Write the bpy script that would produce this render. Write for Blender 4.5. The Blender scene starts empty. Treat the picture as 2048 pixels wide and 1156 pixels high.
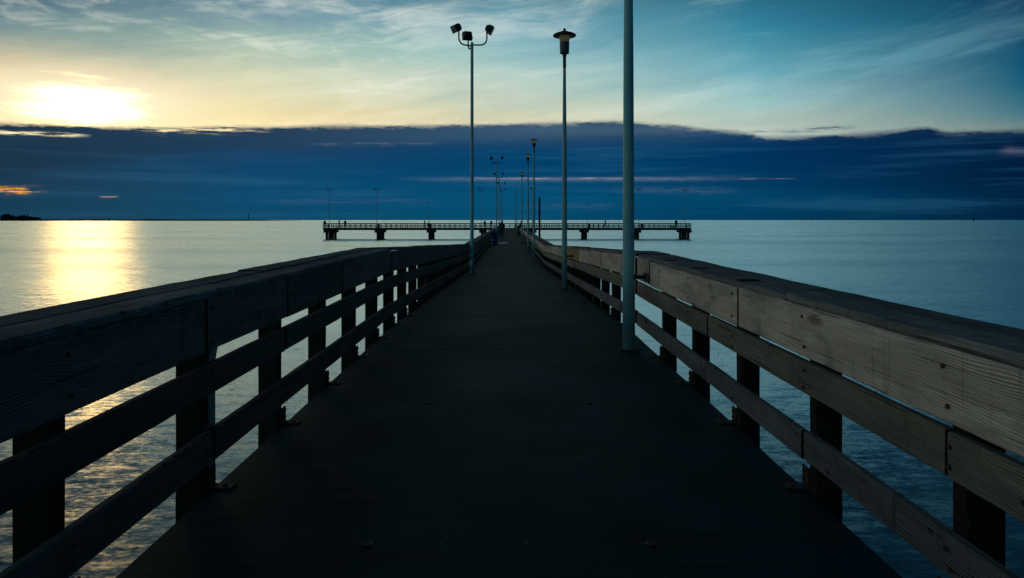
import bpy, bmesh, math, random
from mathutils import Vector, Matrix, noise as mnoise
R = math.radians
random.seed(7)
S = bpy.context.scene
C = S.collection
# ------------------------------------------------------------------ camera
FPX = 1500.0; VX = 1018.0; HY = 440.0; EYE = 1.29
cam = bpy.data.cameras.new('camera'); camo = bpy.data.objects.new('camera', cam); C.objects.link(camo)
camo.location = (0, 0, EYE); camo.rotation_euler = (R(90), 0, 0)
cam.sensor_width = 36; cam.lens = 36*FPX/2048; cam.shift_x = (1024-VX)/2048; cam.shift_y = -(578-HY)/2048
cam.clip_start = .05; cam.clip_end = 80000
S.camera = camo
S.view_settings.view_transform = 'Standard'; S.view_settings.look = 'None'
S.view_settings.exposure = 0; S.view_settings.gamma = 1
SUN_AZ, SUN_EL = -29.2, 7.6      # degrees, left of the pier axis

def lin(c):
    r = []
    for v in c[:3]:
        v /= 255.0
        r.append(v/12.92 if v <= .04045 else ((v+.055)/1.055)**2.4)
    return (*r, 1.0)

# ------------------------------------------------------------------ node helper
class G:
    def __init__(s, nt): s.nt = nt
    def n(s, t, **kw):
        n = s.nt.nodes.new(t)
        for k, v in kw.items(): setattr(n, k, v)
        return n
    def put(s, sock, v):
        if isinstance(v, bpy.types.NodeSocket): s.nt.links.new(v, sock)
        else:
            if sock.type == 'RGBA' and len(v) == 3: v = (*v, 1)
            sock.default_value = v
    def m(s, op, a, b=None, c=None, clamp=False):
        n = s.n('ShaderNodeMath', operation=op); n.use_clamp = clamp
        for i, v in enumerate((a, b, c)):
            if v is not None: s.put(n.inputs[i], v)
        return n.outputs[0]
    def v(s, op, a, b=None):
        n = s.n('ShaderNodeVectorMath', operation=op); s.put(n.inputs[0], a)
        if b is not None:
            if op == 'SCALE': s.put(n.inputs['Scale'], b)
            else: s.put(n.inputs[1], b)
        return n.outputs['Value'] if op in ('LENGTH', 'DOT_PRODUCT') else n.outputs[0]
    def xyz(s, x, y, z=0.0):
        n = s.n('ShaderNodeCombineXYZ')
        for i, v in enumerate((x, y, z)): s.put(n.inputs[i], v)
        return n.outputs[0]
    def sep(s, v):
        n = s.n('ShaderNodeSeparateXYZ'); s.put(n.inputs[0], v); return n.outputs
    def rng(s, v, a, b, c=0.0, d=1.0, smooth=True):
        n = s.n('ShaderNodeMapRange'); n.interpolation_type = 'SMOOTHSTEP' if smooth else 'LINEAR'
        for i, q in enumerate((v, a, b, c, d)): s.put(n.inputs[i], q)
        return n.outputs[0]
    def noise(s, vec, scale=1.0, detail=4.0, rough=.5, dist=0.0, color=False):
        n = s.n('ShaderNodeTexNoise')
        s.put(n.inputs['Vector'], vec); s.put(n.inputs['Scale'], scale); s.put(n.inputs['Detail'], detail)
        s.put(n.inputs['Roughness'], rough); s.put(n.inputs['Distortion'], dist)
        return n.outputs['Color'] if color else n.outputs[0]
    def ramp(s, f, stops, mode='LINEAR'):
        n = s.n('ShaderNodeValToRGB'); cr = n.color_ramp; cr.interpolation = mode
        while len(cr.elements) < len(stops): cr.elements.new(.5)
        for e, (p, c) in zip(cr.elements, sorted(stops, key=lambda q: q[0])):
            e.position = min(1, max(0, p)); e.color = c
        s.put(n.inputs[0], f); return n.outputs[0]
    def mix(s, f, a, b, mode='MIX'):
        n = s.n('ShaderNodeMix', data_type='RGBA', blend_type=mode)
        s.put(n.inputs[0], f); s.put(n.inputs[6], a); s.put(n.inputs[7], b)
        return n.outputs[2]

# ------------------------------------------------------------------ world: dusk sky with a cloud bank
def AZ(x): return math.degrees(math.atan((x-VX)/FPX))
def EL(x, y): return math.degrees(math.atan((HY-y)/math.hypot(FPX, x-VX)))
world = bpy.data.worlds.new("World"); S.world = world; world.use_nodes = True
nt = world.node_tree; nt.nodes.clear(); g = G(nt)
tc = g.n('ShaderNodeTexCoord').outputs['Generated']
d = g.v('NORMALIZE', tc); dx, dy, dz = g.sep(d)
az = g.m('MULTIPLY', g.m('ARCTAN2', dx, dy), 57.29578)
el = g.m('MULTIPLY', g.m('ARCSINE', dz), 57.29578)
EMAX = 90.0
def elramp(x, stops, hi):
    pts = [(EL(x, y)/EMAX, lin(c)) for y, c in stops] + [(e/EMAX, lin(c)) for e, c in hi]
    return pts
cols_x = [0, 500, 1024, 1500, 2048]
ZEN = (2, 32, 46)
up = {
 0:   [(0,(76,110,126)),(60,(114,144,150)),(120,(168,178,156)),(180,(222,200,164)),(250,(232,198,146))],
 500: [(0,(92,130,150)),(50,(130,160,168)),(100,(170,194,176)),(150,(208,214,184)),(200,(218,216,178)),(250,(232,214,160))],
 1024:[(0,(84,138,154)),(60,(110,164,180)),(120,(156,196,198)),(200,(196,212,196)),(250,(214,210,176))],
 1500:[(0,(40,104,130)),(80,(56,136,162)),(150,(102,168,184)),(230,(160,198,196)),(270,(184,200,188))],
 2048:[(0,(2,56,90)),(100,(4,72,106)),(180,(22,94,122)),(240,(70,120,132)),(260,(92,126,132))]}
band = {
 0:   [(250,(28,44,66)),(300,(16,46,76)),(360,(20,52,80)),(400,(6,56,86)),(436,(4,52,82))],
 500: [(250,(44,58,82)),(285,(32,62,98)),(330,(8,66,106)),(400,(0,72,110)),(436,(0,70,104))],
 1024:[(250,(54,78,106)),(275,(40,74,106)),(300,(0,64,106)),(340,(0,66,108)),(400,(0,78,116)),(436,(0,74,108))],
 1500:[(250,(52,72,98)),(272,(20,60,94)),(300,(0,50,92)),(350,(0,54,94)),(400,(0,68,104)),(436,(0,58,92))],
 2048:[(250,(10,32,64)),(300,(0,28,62)),(360,(0,26,58)),(400,(0,36,68)),(436,(0,34,62))]}
hi = {0:[(18,(50,88,102)),(26,(18,54,70)),(36,(6,36,50)),(50,(3,30,44)),(90,ZEN)], 500:[(18,(70,116,134)),(26,(22,66,86)),(36,(6,40,56)),(50,(3,32,46)),(90,ZEN)],
      1024:[(18,(66,120,140)),(26,(18,66,88)),(36,(4,42,60)),(50,(2,34,50)),(90,ZEN)], 1500:[(19,(20,76,104)),(26,(4,44,68)),(36,(1,30,48)),(90,ZEN)],
      2048:[(18,(2,48,78)),(24,(0,30,54)),(34,(0,22,40)),(90,ZEN)]}
eln = g.m('DIVIDE', el, EMAX)
# warp so that the gradients are not ruler-straight
q0 = g.xyz(g.m('MULTIPLY', az, .05), g.m('MULTIPLY', el, .22))
wn = g.noise(q0, 1.0, 3.0, .5)
elw = g.m('ADD', eln, g.m('MULTIPLY', g.m('SUBTRACT', wn, .66), 3.0/EMAX))
elb = g.m('ADD', eln, g.m('MULTIPLY', g.m('SUBTRACT', wn, .5), 1.3/EMAX))
def blend(dic, hid, e):
    acc = None; azs = [AZ(x) for x in cols_x]
    for i, x in enumerate(cols_x):
        c = g.ramp(e, elramp(x, dic[x], hid[x] if hid else []))
        if acc is None: acc = c
        else: acc = g.mix(g.rng(az, azs[i-1], azs[i], 0, 1, False), acc, c)
    return acc
sky = blend(up, hi, elw)
# cirrus: fine streaks rising to the right, wispy tufts upper left
wv = g.noise(g.xyz(g.m('MULTIPLY', az, .07), g.m('MULTIPLY', el, .16), 21.0), 1.0, 3.0, .5, color=True)
wx, wy, wz = g.sep(wv)
azw = g.m('ADD', az, g.m('MULTIPLY', g.m('SUBTRACT', wx, .5), 7.0)); elv = g.m('ADD', el, g.m('MULTIPLY', g.m('SUBTRACT', wy, .5), 2.4))
def streak(tilt, sx, sy, seed, det, rough, dist):
    return g.m('SUBTRACT', g.noise(g.xyz(g.m('MULTIPLY', azw, sx), g.m('MULTIPLY', g.m('SUBTRACT', elv, g.m('MULTIPLY', azw, tilt)), sy), seed), 1.0, det, rough, dist), .5)
c1 = streak(.10, .050, .30, 3.1, 8.0, .58, .3)
c2 = streak(.17, .14, .95, 9.3, 9.0, .62, .5)
c3 = streak(-.10, .22, .70, 14.0, 10.0, .66, .9)
c4 = streak(.13, .30, 3.6, 17.0, 5.0, .6, .2)
topleft = g.m('MULTIPLY', g.rng(az, -2.0, -12.0), g.rng(el, 9.5, 12.5))
cm = g.m('ADD', g.m('ADD', g.m('MULTIPLY', c1, 1.5), g.m('MULTIPLY', c2, .65)), g.m('ADD', g.m('MULTIPLY', g.m('MULTIPLY', c3, topleft), .95), g.m('MULTIPLY', c4, .18)))
hfade = g.rng(el, 60.0, 14.0, 0, 1)
leftw = g.rng(az, 34.0, -6.0, .42, 1.0)
lighten = g.m('MULTIPLY', g.m('MULTIPLY', g.rng(cm, -.06, .42), hfade), leftw)
sky = g.mix(g.m('MULTIPLY', lighten, .60), sky, g.mix(1.0, sky, g.mix(g.rng(az, 30.0, 0.0), lin((128, 178, 190)), lin((226, 224, 200))), 'SCREEN'))
sky = g.mix(g.m('MULTIPLY', g.m('MULTIPLY', g.rng(cm, .04, -.42), leftw), .52), sky, g.mix(1.0, sky, (.50, .68, .78, 1), 'MULTIPLY'))
# warm halo round the veiled sun
du = g.m('SUBTRACT', az, AZ(172)); dv = g.m('SUBTRACT', el, EL(165, 214))
def gauss(su, sv, u=du, v=dv):
    a = g.m('ADD', g.m('POWER', g.m('ABSOLUTE', g.m('DIVIDE', u, su)), 2.0), g.m('POWER', g.m('ABSOLUTE', g.m('DIVIDE', v, sv)), 2.0))
    return g.m('EXPONENT', g.m('MULTIPLY', a, -1.0))
sky = g.mix(g.m('MULTIPLY', gauss(13.0, 2.6), .75), sky, (1.25, .72, .22, 1), 'SCREEN')
sky = g.mix(g.m('MULTIPLY', gauss(6.0, 1.9), .80), sky, (1.9, 1.12, .55, 1), 'SCREEN')
rad = g.m('SQRT', g.m('ADD', g.m('POWER', g.m('ABSOLUTE', g.m('DIVIDE', du, 3.1)), 2.0), g.m('POWER', g.m('ABSOLUTE', g.m('DIVIDE', dv, 1.45)), 2.0)))
rad = g.m('ADD', rad, g.m('MULTIPLY', g.m('SUBTRACT', g.noise(g.xyz(g.m('MULTIPLY', az, .22), g.m('MULTIPLY', el, 1.6)), 1.0, 7.0, .62), .5), 2.0))
core = g.rng(rad, 1.55, .20, 0, 1, False)
sky = g.mix(g.m('POWER', core, 2.2), sky, (9.0, 5.8, 2.4, 1))
# cloud bank
edge_pts = [(0,243),(150,248),(300,252),(500,251),(700,248),(950,247),(1100,243),(1220,240),(1330,247),(1450,258),(1550,272),(1700,266),(1790,259),(1850,252),(1900,261),(2048,257)]
AZL = 45.0
es = [((AZ(x)+AZL)/(2*AZL), (*([EL(x, y)/20]*3), 1)) for x, y in edge_pts] + [(0, (.30, .30, .30, 1)), (1, (.27, .27, .27, 1))]
edge = g.m('MULTIPLY', g.ramp(g.m('DIVIDE', g.m('ADD', az, AZL), 2*AZL), es, 'EASE'), 20.0)
en = g.noise(g.xyz(g.m('MULTIPLY', az, .45), g.m('MULTIPLY', el, 1.6), 5.0), 1.0, 8.0, .62)
en2 = g.noise(g.xyz(g.m('MULTIPLY', az, 2.2), g.m('MULTIPLY', el, 6.0), 1.0), 1.0, 6.0, .6)
edge = g.m('ADD', edge, g.m('ADD', g.m('MULTIPLY', g.m('SUBTRACT', en, .5), .38), g.m('MULTIPLY', g.m('SUBTRACT', en2, .5), .22)))
soft = g.rng(en, .35, .65, .15, .60); bm_ = g.rng(g.m('DIVIDE', g.m('SUBTRACT', edge, el), soft), -.4, 1.0)
bcol = blend(band, None, elb)
bn = g.noise(g.xyz(g.m('MULTIPLY', az, .06), g.m('MULTIPLY', el, 1.3), 7.0), 1.0, 8.0, .6, .4)
bcol = g.mix(g.m('MULTIPLY', g.rng(bn, .48, .70), .34), bcol, lin((38, 92, 126)))
bcol = g.mix(g.m('MULTIPLY', g.rng(bn, .5, .3), .35), bcol, g.mix(1.0, bcol, (.6, .75, .8, 1), 'MULTIPLY'))
# a thinner slate-coloured layer along the top of the bank
lp = [(-60,360),(60,352),(200,335),(380,306),(560,303),(760,293),(940,284),(1200,276),(1400,268),(1560,272),(1700,262)]
ls = [((AZ(x)+AZL)/(2*AZL), (*([EL(x, y)/20]*3), 1)) for x, y in lp]
low = g.m('MULTIPLY', g.ramp(g.m('DIVIDE', g.m('ADD', az, AZL), 2*AZL), ls, 'EASE'), 20.0)
low = g.m('ADD', low, g.m('MULTIPLY', g.m('SUBTRACT', en, .5), .9))
lm = g.m('MULTIPLY', g.rng(g.m('SUBTRACT', el, low), -.15, .55), g.rng(az, 20.0, 13.0))
lcol = g.ramp(g.m('DIVIDE', g.m('ADD', az, AZL), 2*AZL), [(.10, lin((18,42,62))), (.28, lin((26,54,78))), (.42, lin((50,82,106))), (.5, lin((58,92,116))), (.66, lin((52,84,110)))])
lcol = g.mix(g.m('MULTIPLY', g.rng(bn, .35, .7), .35), lcol, g.mix(1.0, lcol, (.55, .65, .8, 1), 'MULTIPLY'))
bcol = g.mix(g.m('MULTIPLY', lm, .50), bcol, lcol)
# light breaking through chinks in the bank
def chink(col, x0, x1, y0, y1, th, amt, tilt=0.0, brk=.0, seed=0.0):
    xm, ym = (x0+x1)/2, (y0+y1)/2
    a0, a1 = AZ(x0), AZ(x1); e0 = EL(xm, ym); t = th*.0382
    u = g.m('SUBTRACT', az, (a0+a1)/2)
    wob = g.m('MULTIPLY', g.m('SUBTRACT', g.noise(g.xyz(g.m('MULTIPLY', az, 1.2), seed), 1.0, 4.0, .6), .5), t*1.6)
    v = g.m('SUBTRACT', g.m('SUBTRACT', g.m('SUBTRACT', el, e0), g.m('MULTIPLY', u, (EL(x1,y1)-EL(x0,y0))/(a1-a0))), wob)
    win = g.rng(g.m('ABSOLUTE', u), abs(a1-a0)/2, abs(a1-a0)*.22)
    ns = g.noise(g.xyz(g.m('MULTIPLY', az, .55), g.m('MULTIPLY', el, 6.5), seed), 1.0, 6.0, .62)
    f = g.m('MULTIPLY', win, g.m('EXPONENT', g.m('MULTIPLY', g.m('POWER', g.m('ABSOLUTE', g.m('DIVIDE', v, t)), 2.0), -1.0)))
    if brk: f = g.m('MULTIPLY', f, g.rng(ns, brk, brk+.16))
    return g.m('MULTIPLY', f, amt), lin(col)
for a in [((96,120,146), 760, 1560, 360, 358, 4.0, .45, 0, .28, 2.0), ((150,146,156), 860, 1420, 357, 357, 1.5, .55, 0, .40, 3.0), ((215,195,175), 1000, 1240, 357, 356, 1.1, .8, 0, .46, 4.0),
          ((140,140,150), 1460, 1600, 358, 357, 1.3, .35, 0, .4, 6.0), ((255,176,30), -120, 100, 378, 382, 5.0, 1.5, 0, .44, 8.0),
          ((255,240,190), -60, 190, 262, 272, 2.6, 1.4, 0, .42, 10.0), ((255,235,180), 260, 560, 259, 258, 5.5, 1.4, 0, .47, 12.0),
          ((210,170,130), 195, 240, 394, 393, 1.1, .5, 0, .3, 14.0), ((120,130,145), 600, 900, 290, 286, 3.0, .4, 0, .46, 16.0),
          ((80,104,124), 950, 1560, 258, 264, 8.0, .35, 0, .3, 18.0), ((110,112,132), 1990, 2100, 302, 300, 6.0, .4, 0, .4, 20.0),
          ((60,88,120), 1200, 1500, 378, 382, 6.0, .5, 0, .36, 22.0), ((52,88,120), 1020, 1260, 412, 412, 6.0, .4, 0, .36, 24.0),
          ((64,84,118), 480, 900, 404, 400, 4.0, .4, 0, .4, 26.0)]:
    f, c = chink(*a); f = g.m('MINIMUM', f, 1.0); bcol = g.mix(f, bcol, c)
rim = g.m('EXPONENT', g.m('MULTIPLY', g.m('ABSOLUTE', g.m('DIVIDE', g.m('SUBTRACT', el, edge), .42)), -1.0))
rim = g.m('MULTIPLY', g.m('MULTIPLY', rim, g.rng(az, 22.0, -14.0, .12, .75)), g.rng(en2, .3, .6, .4, 1.0))
sky = g.mix(rim, sky, g.mix(g.rng(az, 0.0, -26.0), (.80, .74, .55, 1), (1.25, 1.0, .55, 1)))
sky = g.mix(bm_, sky, bcol)
# dark wisps floating just above the bank on the right
f, c = chink((40,76,100), 1600, 1720, 258, 254, 2.6, .8, 0, .35, 30.0); sky = g.mix(f, sky, c)
f, c = chink((70,104,124), 1480, 1660, 264, 262, 3.0, .7, 0, .42, 32.0); sky = g.mix(f, sky, c)
# away from the sunset the sky falls off
fall = g.m('MINIMUM', g.rng(az, -60.0, -150.0, 1.0, .60), g.rng(az, 34.0, 110.0, 1.0, .60))
backc = g.mix(g.m('MAXIMUM', g.rng(az, -90.0, -150.0), g.rng(az, 34.0, 90.0)), (1, 1, 1, 1), (.45, 1.0, 1.1, 1))
fall = g.m('MULTIPLY', fall, g.rng(az, -36.0, -65.0, 1.0, 1.7))
sky = g.mix(1.0, sky, g.xyz(fall, fall, fall), 'MULTIPLY'); sky = g.mix(1.0, sky, backc, 'MULTIPLY')
sky = g.mix(g.rng(el, .2, -.6), sky, lin((6, 30, 44)))
# a thin veil of physical sky keeps the balance of dusk light
nish = g.n('ShaderNodeTexSky', sky_type='NISHITA'); nish.sun_disc = False
nish.sun_elevation = R(SUN_EL); nish.sun_rotation = R(SUN_AZ)
nish_c = g.mix(1.0, nish.outputs[0], (.00008, .0002, .00025, 1), 'MULTIPLY')
tot = g.mix(1.0, sky, nish_c, 'ADD')
bg = g.n('ShaderNodeBackground'); g.put(bg.inputs[0], tot); bg.inputs[1].default_value = 1.0
wo = g.n('ShaderNodeOutputWorld'); nt.links.new(bg.outputs[0], wo.inputs[0])
world.cycles.sampling_method = 'MANUAL'; world.cycles.sample_map_resolution = 2048
# ------------------------------------------------------------------ sun, veiled by cirrus
sl = bpy.data.lights.new('sun', 'SUN'); sl.energy = .03; sl.angle = R(4.5); sl.color = (1.0, .54, .17)
so = bpy.data.objects.new('sun', sl); C.objects.link(so)
sdir = Vector((math.sin(R(SUN_AZ))*math.cos(R(SUN_EL)), math.cos(R(SUN_AZ))*math.cos(R(SUN_EL)), math.sin(R(SUN_EL))))
so.rotation_euler = sdir.to_track_quat('Z', 'Y').to_euler()

# ------------------------------------------------------------------ materials
def new_mat(name):
    m = bpy.data.materials.new(name); m.use_nodes = True; nt = m.node_tree; nt.nodes.clear(); g = G(nt)
    p = g.n('ShaderNodeBsdfPrincipled'); o = g.n('ShaderNodeOutputMaterial'); nt.links.new(p.outputs[0], o.inputs[0])
    return m, g, p
def objco(g, rand=True):
    t = g.n('ShaderNodeTexCoord').outputs['Object']
    if rand:
        r = g.n('ShaderNodeObjectInfo').outputs['Random']
        t = g.v('ADD', t, g.xyz(g.m('MULTIPLY', r, 37.0), g.m('MULTIPLY', r, 91.0), g.m('MULTIPLY', r, 53.0)))
    return t
def bump(g, p, h, strength, dist):
    b = g.n('ShaderNodeBump'); b.inputs['Strength'].default_value = strength; b.inputs['Distance'].default_value = dist
    g.put(b.inputs['Height'], h); g.nt.links.new(b.outputs[0], p.inputs['Normal'])
def wood(name, light, dark, vertical=False, rough=.82, rings=9.0, stain=.5, spots=True):
    m, g, p = new_mat(name); t = objco(g); x, y, z = g.sep(t)
    if vertical: along, a1, a2 = z, x, y
    else: along, a1, a2 = y, x, z
    kv = g.n('ShaderNodeTexVoronoi'); kv.feature = 'F1'; kv.inputs['Scale'].default_value = 1.0
    g.put(kv.inputs['Vector'], g.xyz(g.m('MULTIPLY', a1, 2.0), g.m('MULTIPLY', along, 1.15), g.m('MULTIPLY', a2, 4.2)))
    kd = kv.outputs['Distance']; ksel = g.rng(g.sep(kv.outputs['Color'])[0], .50, .60)
    knot = g.m('MULTIPLY', g.m('EXPONENT', g.m('MULTIPLY', g.m('MULTIPLY', kd, kd), -22.0)), ksel)
    base = g.noise(g.xyz(g.m('MULTIPLY', a1, 1.5), g.m('MULTIPLY', along, .55), g.m('MULTIPLY', a2, 2.6)), 1.0, 2.0, .45, .1)
    jit = g.noise(g.xyz(g.m('MULTIPLY', a1, 6.0), g.m('MULTIPLY', along, 3.0), g.m('MULTIPLY', a2, 14.0)), 1.0, 2.0, .5)
    rc = g.m('ADD', g.m('ADD', g.m('MULTIPLY', base, rings*4.4), g.m('MULTIPLY', jit, 1.6)), g.m('ADD', g.m('MULTIPLY', g.m('ADD', a2, a1), 118.0), g.m('MULTIPLY', knot, 4.5)))
    fr = g.m('FRACT', rc)
    rmask = g.noise(g.xyz(g.m('MULTIPLY', a1, 5.0), g.m('MULTIPLY', along, .8), g.m('MULTIPLY', a2, 9.0)), 1.0, 3.0, .5)
    ring = g.m('MULTIPLY', g.m('MULTIPLY', g.rng(fr, 0.0, .75), g.rng(fr, 1.0, .88)), g.rng(rmask, .3, .62, .35, 1.0))
    fib = g.noise(g.xyz(g.m('MULTIPLY', a1, 90.0), g.m('MULTIPLY', along, 4.0), g.m('MULTIPLY', a2, 190.0)), 1.0, 4.0, .65)
    blotch = g.noise(g.xyz(g.m('MULTIPLY', a1, 3.0), g.m('MULTIPLY', along, 1.6), g.m('MULTIPLY', a2, 4.0)), 1.0, 7.0, .65, .5)
    drip = g.noise(g.xyz(g.m('MULTIPLY', a1, 3.0), g.m('MULTIPLY', along, 16.0), g.m('MULTIPLY', a2, 1.2)), 1.0, 4.0, .6) if not vertical else blotch
    val = g.m('ADD', g.m('MULTIPLY', ring, .38), g.m('MULTIPLY', fib, .74))
    col = g.mix(g.rng(val, .18, .85), light, dark)
    col = g.mix(g.m('MULTIPLY', g.rng(blotch, .46, .70), stain), col, g.mix(1.0, col, (.38, .42, .46, 1), 'MULTIPLY'))
    col = g.mix(g.m('MULTIPLY', g.rng(drip, .56, .74), stain*.9), col, g.mix(1.0, col, (.40, .42, .44, 1), 'MULTIPLY'))
    col = g.mix(g.m('MULTIPLY', g.rng(knot, .55, .85), .8), col, g.mix(1.0, col, (.28, .25, .24, 1), 'MULTIPLY'))
    r = g.n('ShaderNodeObjectInfo').outputs['Random']
    tint = g.m('ADD', .78, g.m('MULTIPLY', r, .42)); col = g.mix(1.0, col, g.xyz(tint, tint, tint), 'MULTIPLY')
    h = g.m('ADD', g.m('MULTIPLY', ring, -.5), g.m('MULTIPLY', fib, -.7))
    if spots:
        v = g.n('ShaderNodeTexVoronoi'); v.feature = 'F1'; g.put(v.inputs['Vector'], g.xyz(g.m('MULTIPLY', a1, 6.0), g.m('MULTIPLY', along, 5.0), g.m('MULTIPLY', a2, 13.0)))
        v.inputs['Scale'].default_value = 1.0
        sel = g.rng(g.sep(v.outputs['Color'])[0], .66, .68)
        sp = g.m('MULTIPLY', g.rng(v.outputs['Distance'], .13, .07), sel)
        col = g.mix(g.m('MULTIPLY', sp, .85), col, g.mix(1.0, col, (.12, .13, .18, 1), 'MULTIPLY')); h = g.m('SUBTRACT', h, sp)
    crack = g.noise(g.xyz(g.m('MULTIPLY', a1, 30.0), g.m('MULTIPLY', along, 1.4), g.m('MULTIPLY', a2, 130.0)), 1.0, 3.0, .5)
    ck = g.rng(crack, .34, .30); col = g.mix(g.m('MULTIPLY', ck, .8), col, (.010, .010, .011, 1)); h = g.m('SUBTRACT', h, g.m('MULTIPLY', ck, 1.5))
    g.put(p.inputs['Base Color'], col); p.inputs['Roughness'].default_value = rough; p.inputs['Specular IOR Level'].default_value = .12
    bump(g, p, h, .8, .004); return m
def plain(name, col, rough=.6, metal=0.0, var=.25, scale=8.0, bstr=.2, spec=.5):
    m, g, p = new_mat(name); t = objco(g, False)
    n1 = g.noise(t, scale, 6.0, .6); n2 = g.noise(t, scale*7, 4.0, .6)
    c = (*col, 1); dk = tuple(v*(1-var) for v in col)+(1,); lt = tuple(min(1, v*(1+var)) for v in col)+(1,)
    g.put(p.inputs['Base Color'], g.mix(g.rng(n1, .35, .65), dk, lt)); g.put(p.inputs['Roughness'], g.m('ADD', rough-.08, g.m('MULTIPLY', n2, .16)))
    p.inputs['Metallic'].default_value = metal; p.inputs['Specular IOR Level'].default_value = spec
    bump(g, p, n2, bstr, .003); return m

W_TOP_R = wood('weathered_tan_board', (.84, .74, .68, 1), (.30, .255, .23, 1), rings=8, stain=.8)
W_TOP_L = wood('weathered_shaded_board', (.34, .28, .24, 1), (.08, .068, .06, 1), rings=7, stain=.6)  # same timber as the right side, its unlit shade put into the colour
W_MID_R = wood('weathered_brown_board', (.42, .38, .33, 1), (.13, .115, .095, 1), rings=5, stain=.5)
W_MID_L = wood('weathered_shaded_rail', (.28, .24, .21, 1), (.06, .055, .05, 1), rings=6, stain=.6)  # left rails: shade of the side facing away from the sun, darkened into the colour
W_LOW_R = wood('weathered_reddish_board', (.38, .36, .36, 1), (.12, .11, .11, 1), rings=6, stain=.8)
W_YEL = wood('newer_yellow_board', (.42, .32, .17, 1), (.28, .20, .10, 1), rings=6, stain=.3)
W_CAP = wood('dark_wet_board', (.36, .36, .37, 1), (.11, .11, .115, 1), rings=4, stain=.75, rough=.95)
W_POST = wood('tarred_post_timber', (.055, .048, .042, 1), (.02, .018, .017, 1), vertical=True, rings=8, stain=.5, spots=False)
W_END = plain('blackened_end_grain', (.02, .018, .016), .95, 0, .4, 40)
STEEL = plain('weathered_steel', (.16, .17, .18), .5, .6, .35, 14)
RUST = plain('rusty_steel', (.07, .045, .035), .75, .3, .5, 30)
POLE = plain('painted_teal_grey_pole', (.28, .54, .61), .5, .0, .10, 2.5, .02)
BLACK = plain('dark_fixture_paint', (.022, .024, .027), .5, .0, .3, 12)
CONC_D = plain('stained_pile_concrete', (.10, .10, .095), .85, 0, .45, 2.0, .5)
BARREL = plain('blue_plastic', (.01, .045, .30), .4, 0, .2, 6)
BIN = plain('dark_bin_plastic', (.02, .022, .026), .6, 0, .2, 6)

def deck_material():
    m, g, p = new_mat('broomed_concrete'); t = g.n('ShaderNodeTexCoord').outputs['Object']; x, y, z = g.sep(t)
    broom = g.noise(g.xyz(g.m('MULTIPLY', x, 2.0), g.m('MULTIPLY', y, 150.0)), 1.0, 3.0, .6)
    groove = g.noise(g.xyz(g.m('MULTIPLY', x, .5), g.m('MULTIPLY', y, 22.0)), 1.0, 3.0, .6)
    st = g.noise(t, .9, 7.0, .62, .4); st2 = g.noise(t, 6.0, 6.0, .65)
    col = g.mix(g.rng(st, .28, .78), (.004, .048, .064, 1), (.001, .020, .028, 1))
    col = g.mix(g.m('MULTIPLY', g.rng(st2, .55, .75), .5), col, (.007, .009, .010, 1))
    col = g.mix(g.m('MULTIPLY', g.rng(groove, .48, .64), .6), col, (.008, .010, .011, 1))
    v = g.n('ShaderNodeTexVoronoi'); g.put(v.inputs['Vector'], t); v.inputs['Scale'].default_value = 5.0
    fl = g.m('MULTIPLY', g.rng(v.outputs['Distance'], .07, .04), g.rng(g.sep(v.outputs['Color'])[1], .80, .82))
    col = g.mix(fl, col, (.10, .11, .11, 1))
    g.put(p.inputs['Base Color'], col)
    g.put(p.inputs['Roughness'], g.rng(st, .2, .8, .68, .78)); p.inputs['Specular IOR Level'].default_value = .14; p.inputs['Specular Tint'].default_value = (.35, .8, 1, 1)
    h = g.m('ADD', g.m('ADD', g.m('MULTIPLY', broom, .6), g.m('MULTIPLY', groove, .9)), g.m('MULTIPLY', st2, .7))
    bump(g, p, h, .5, .004); return m
CONC = deck_material()

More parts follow.
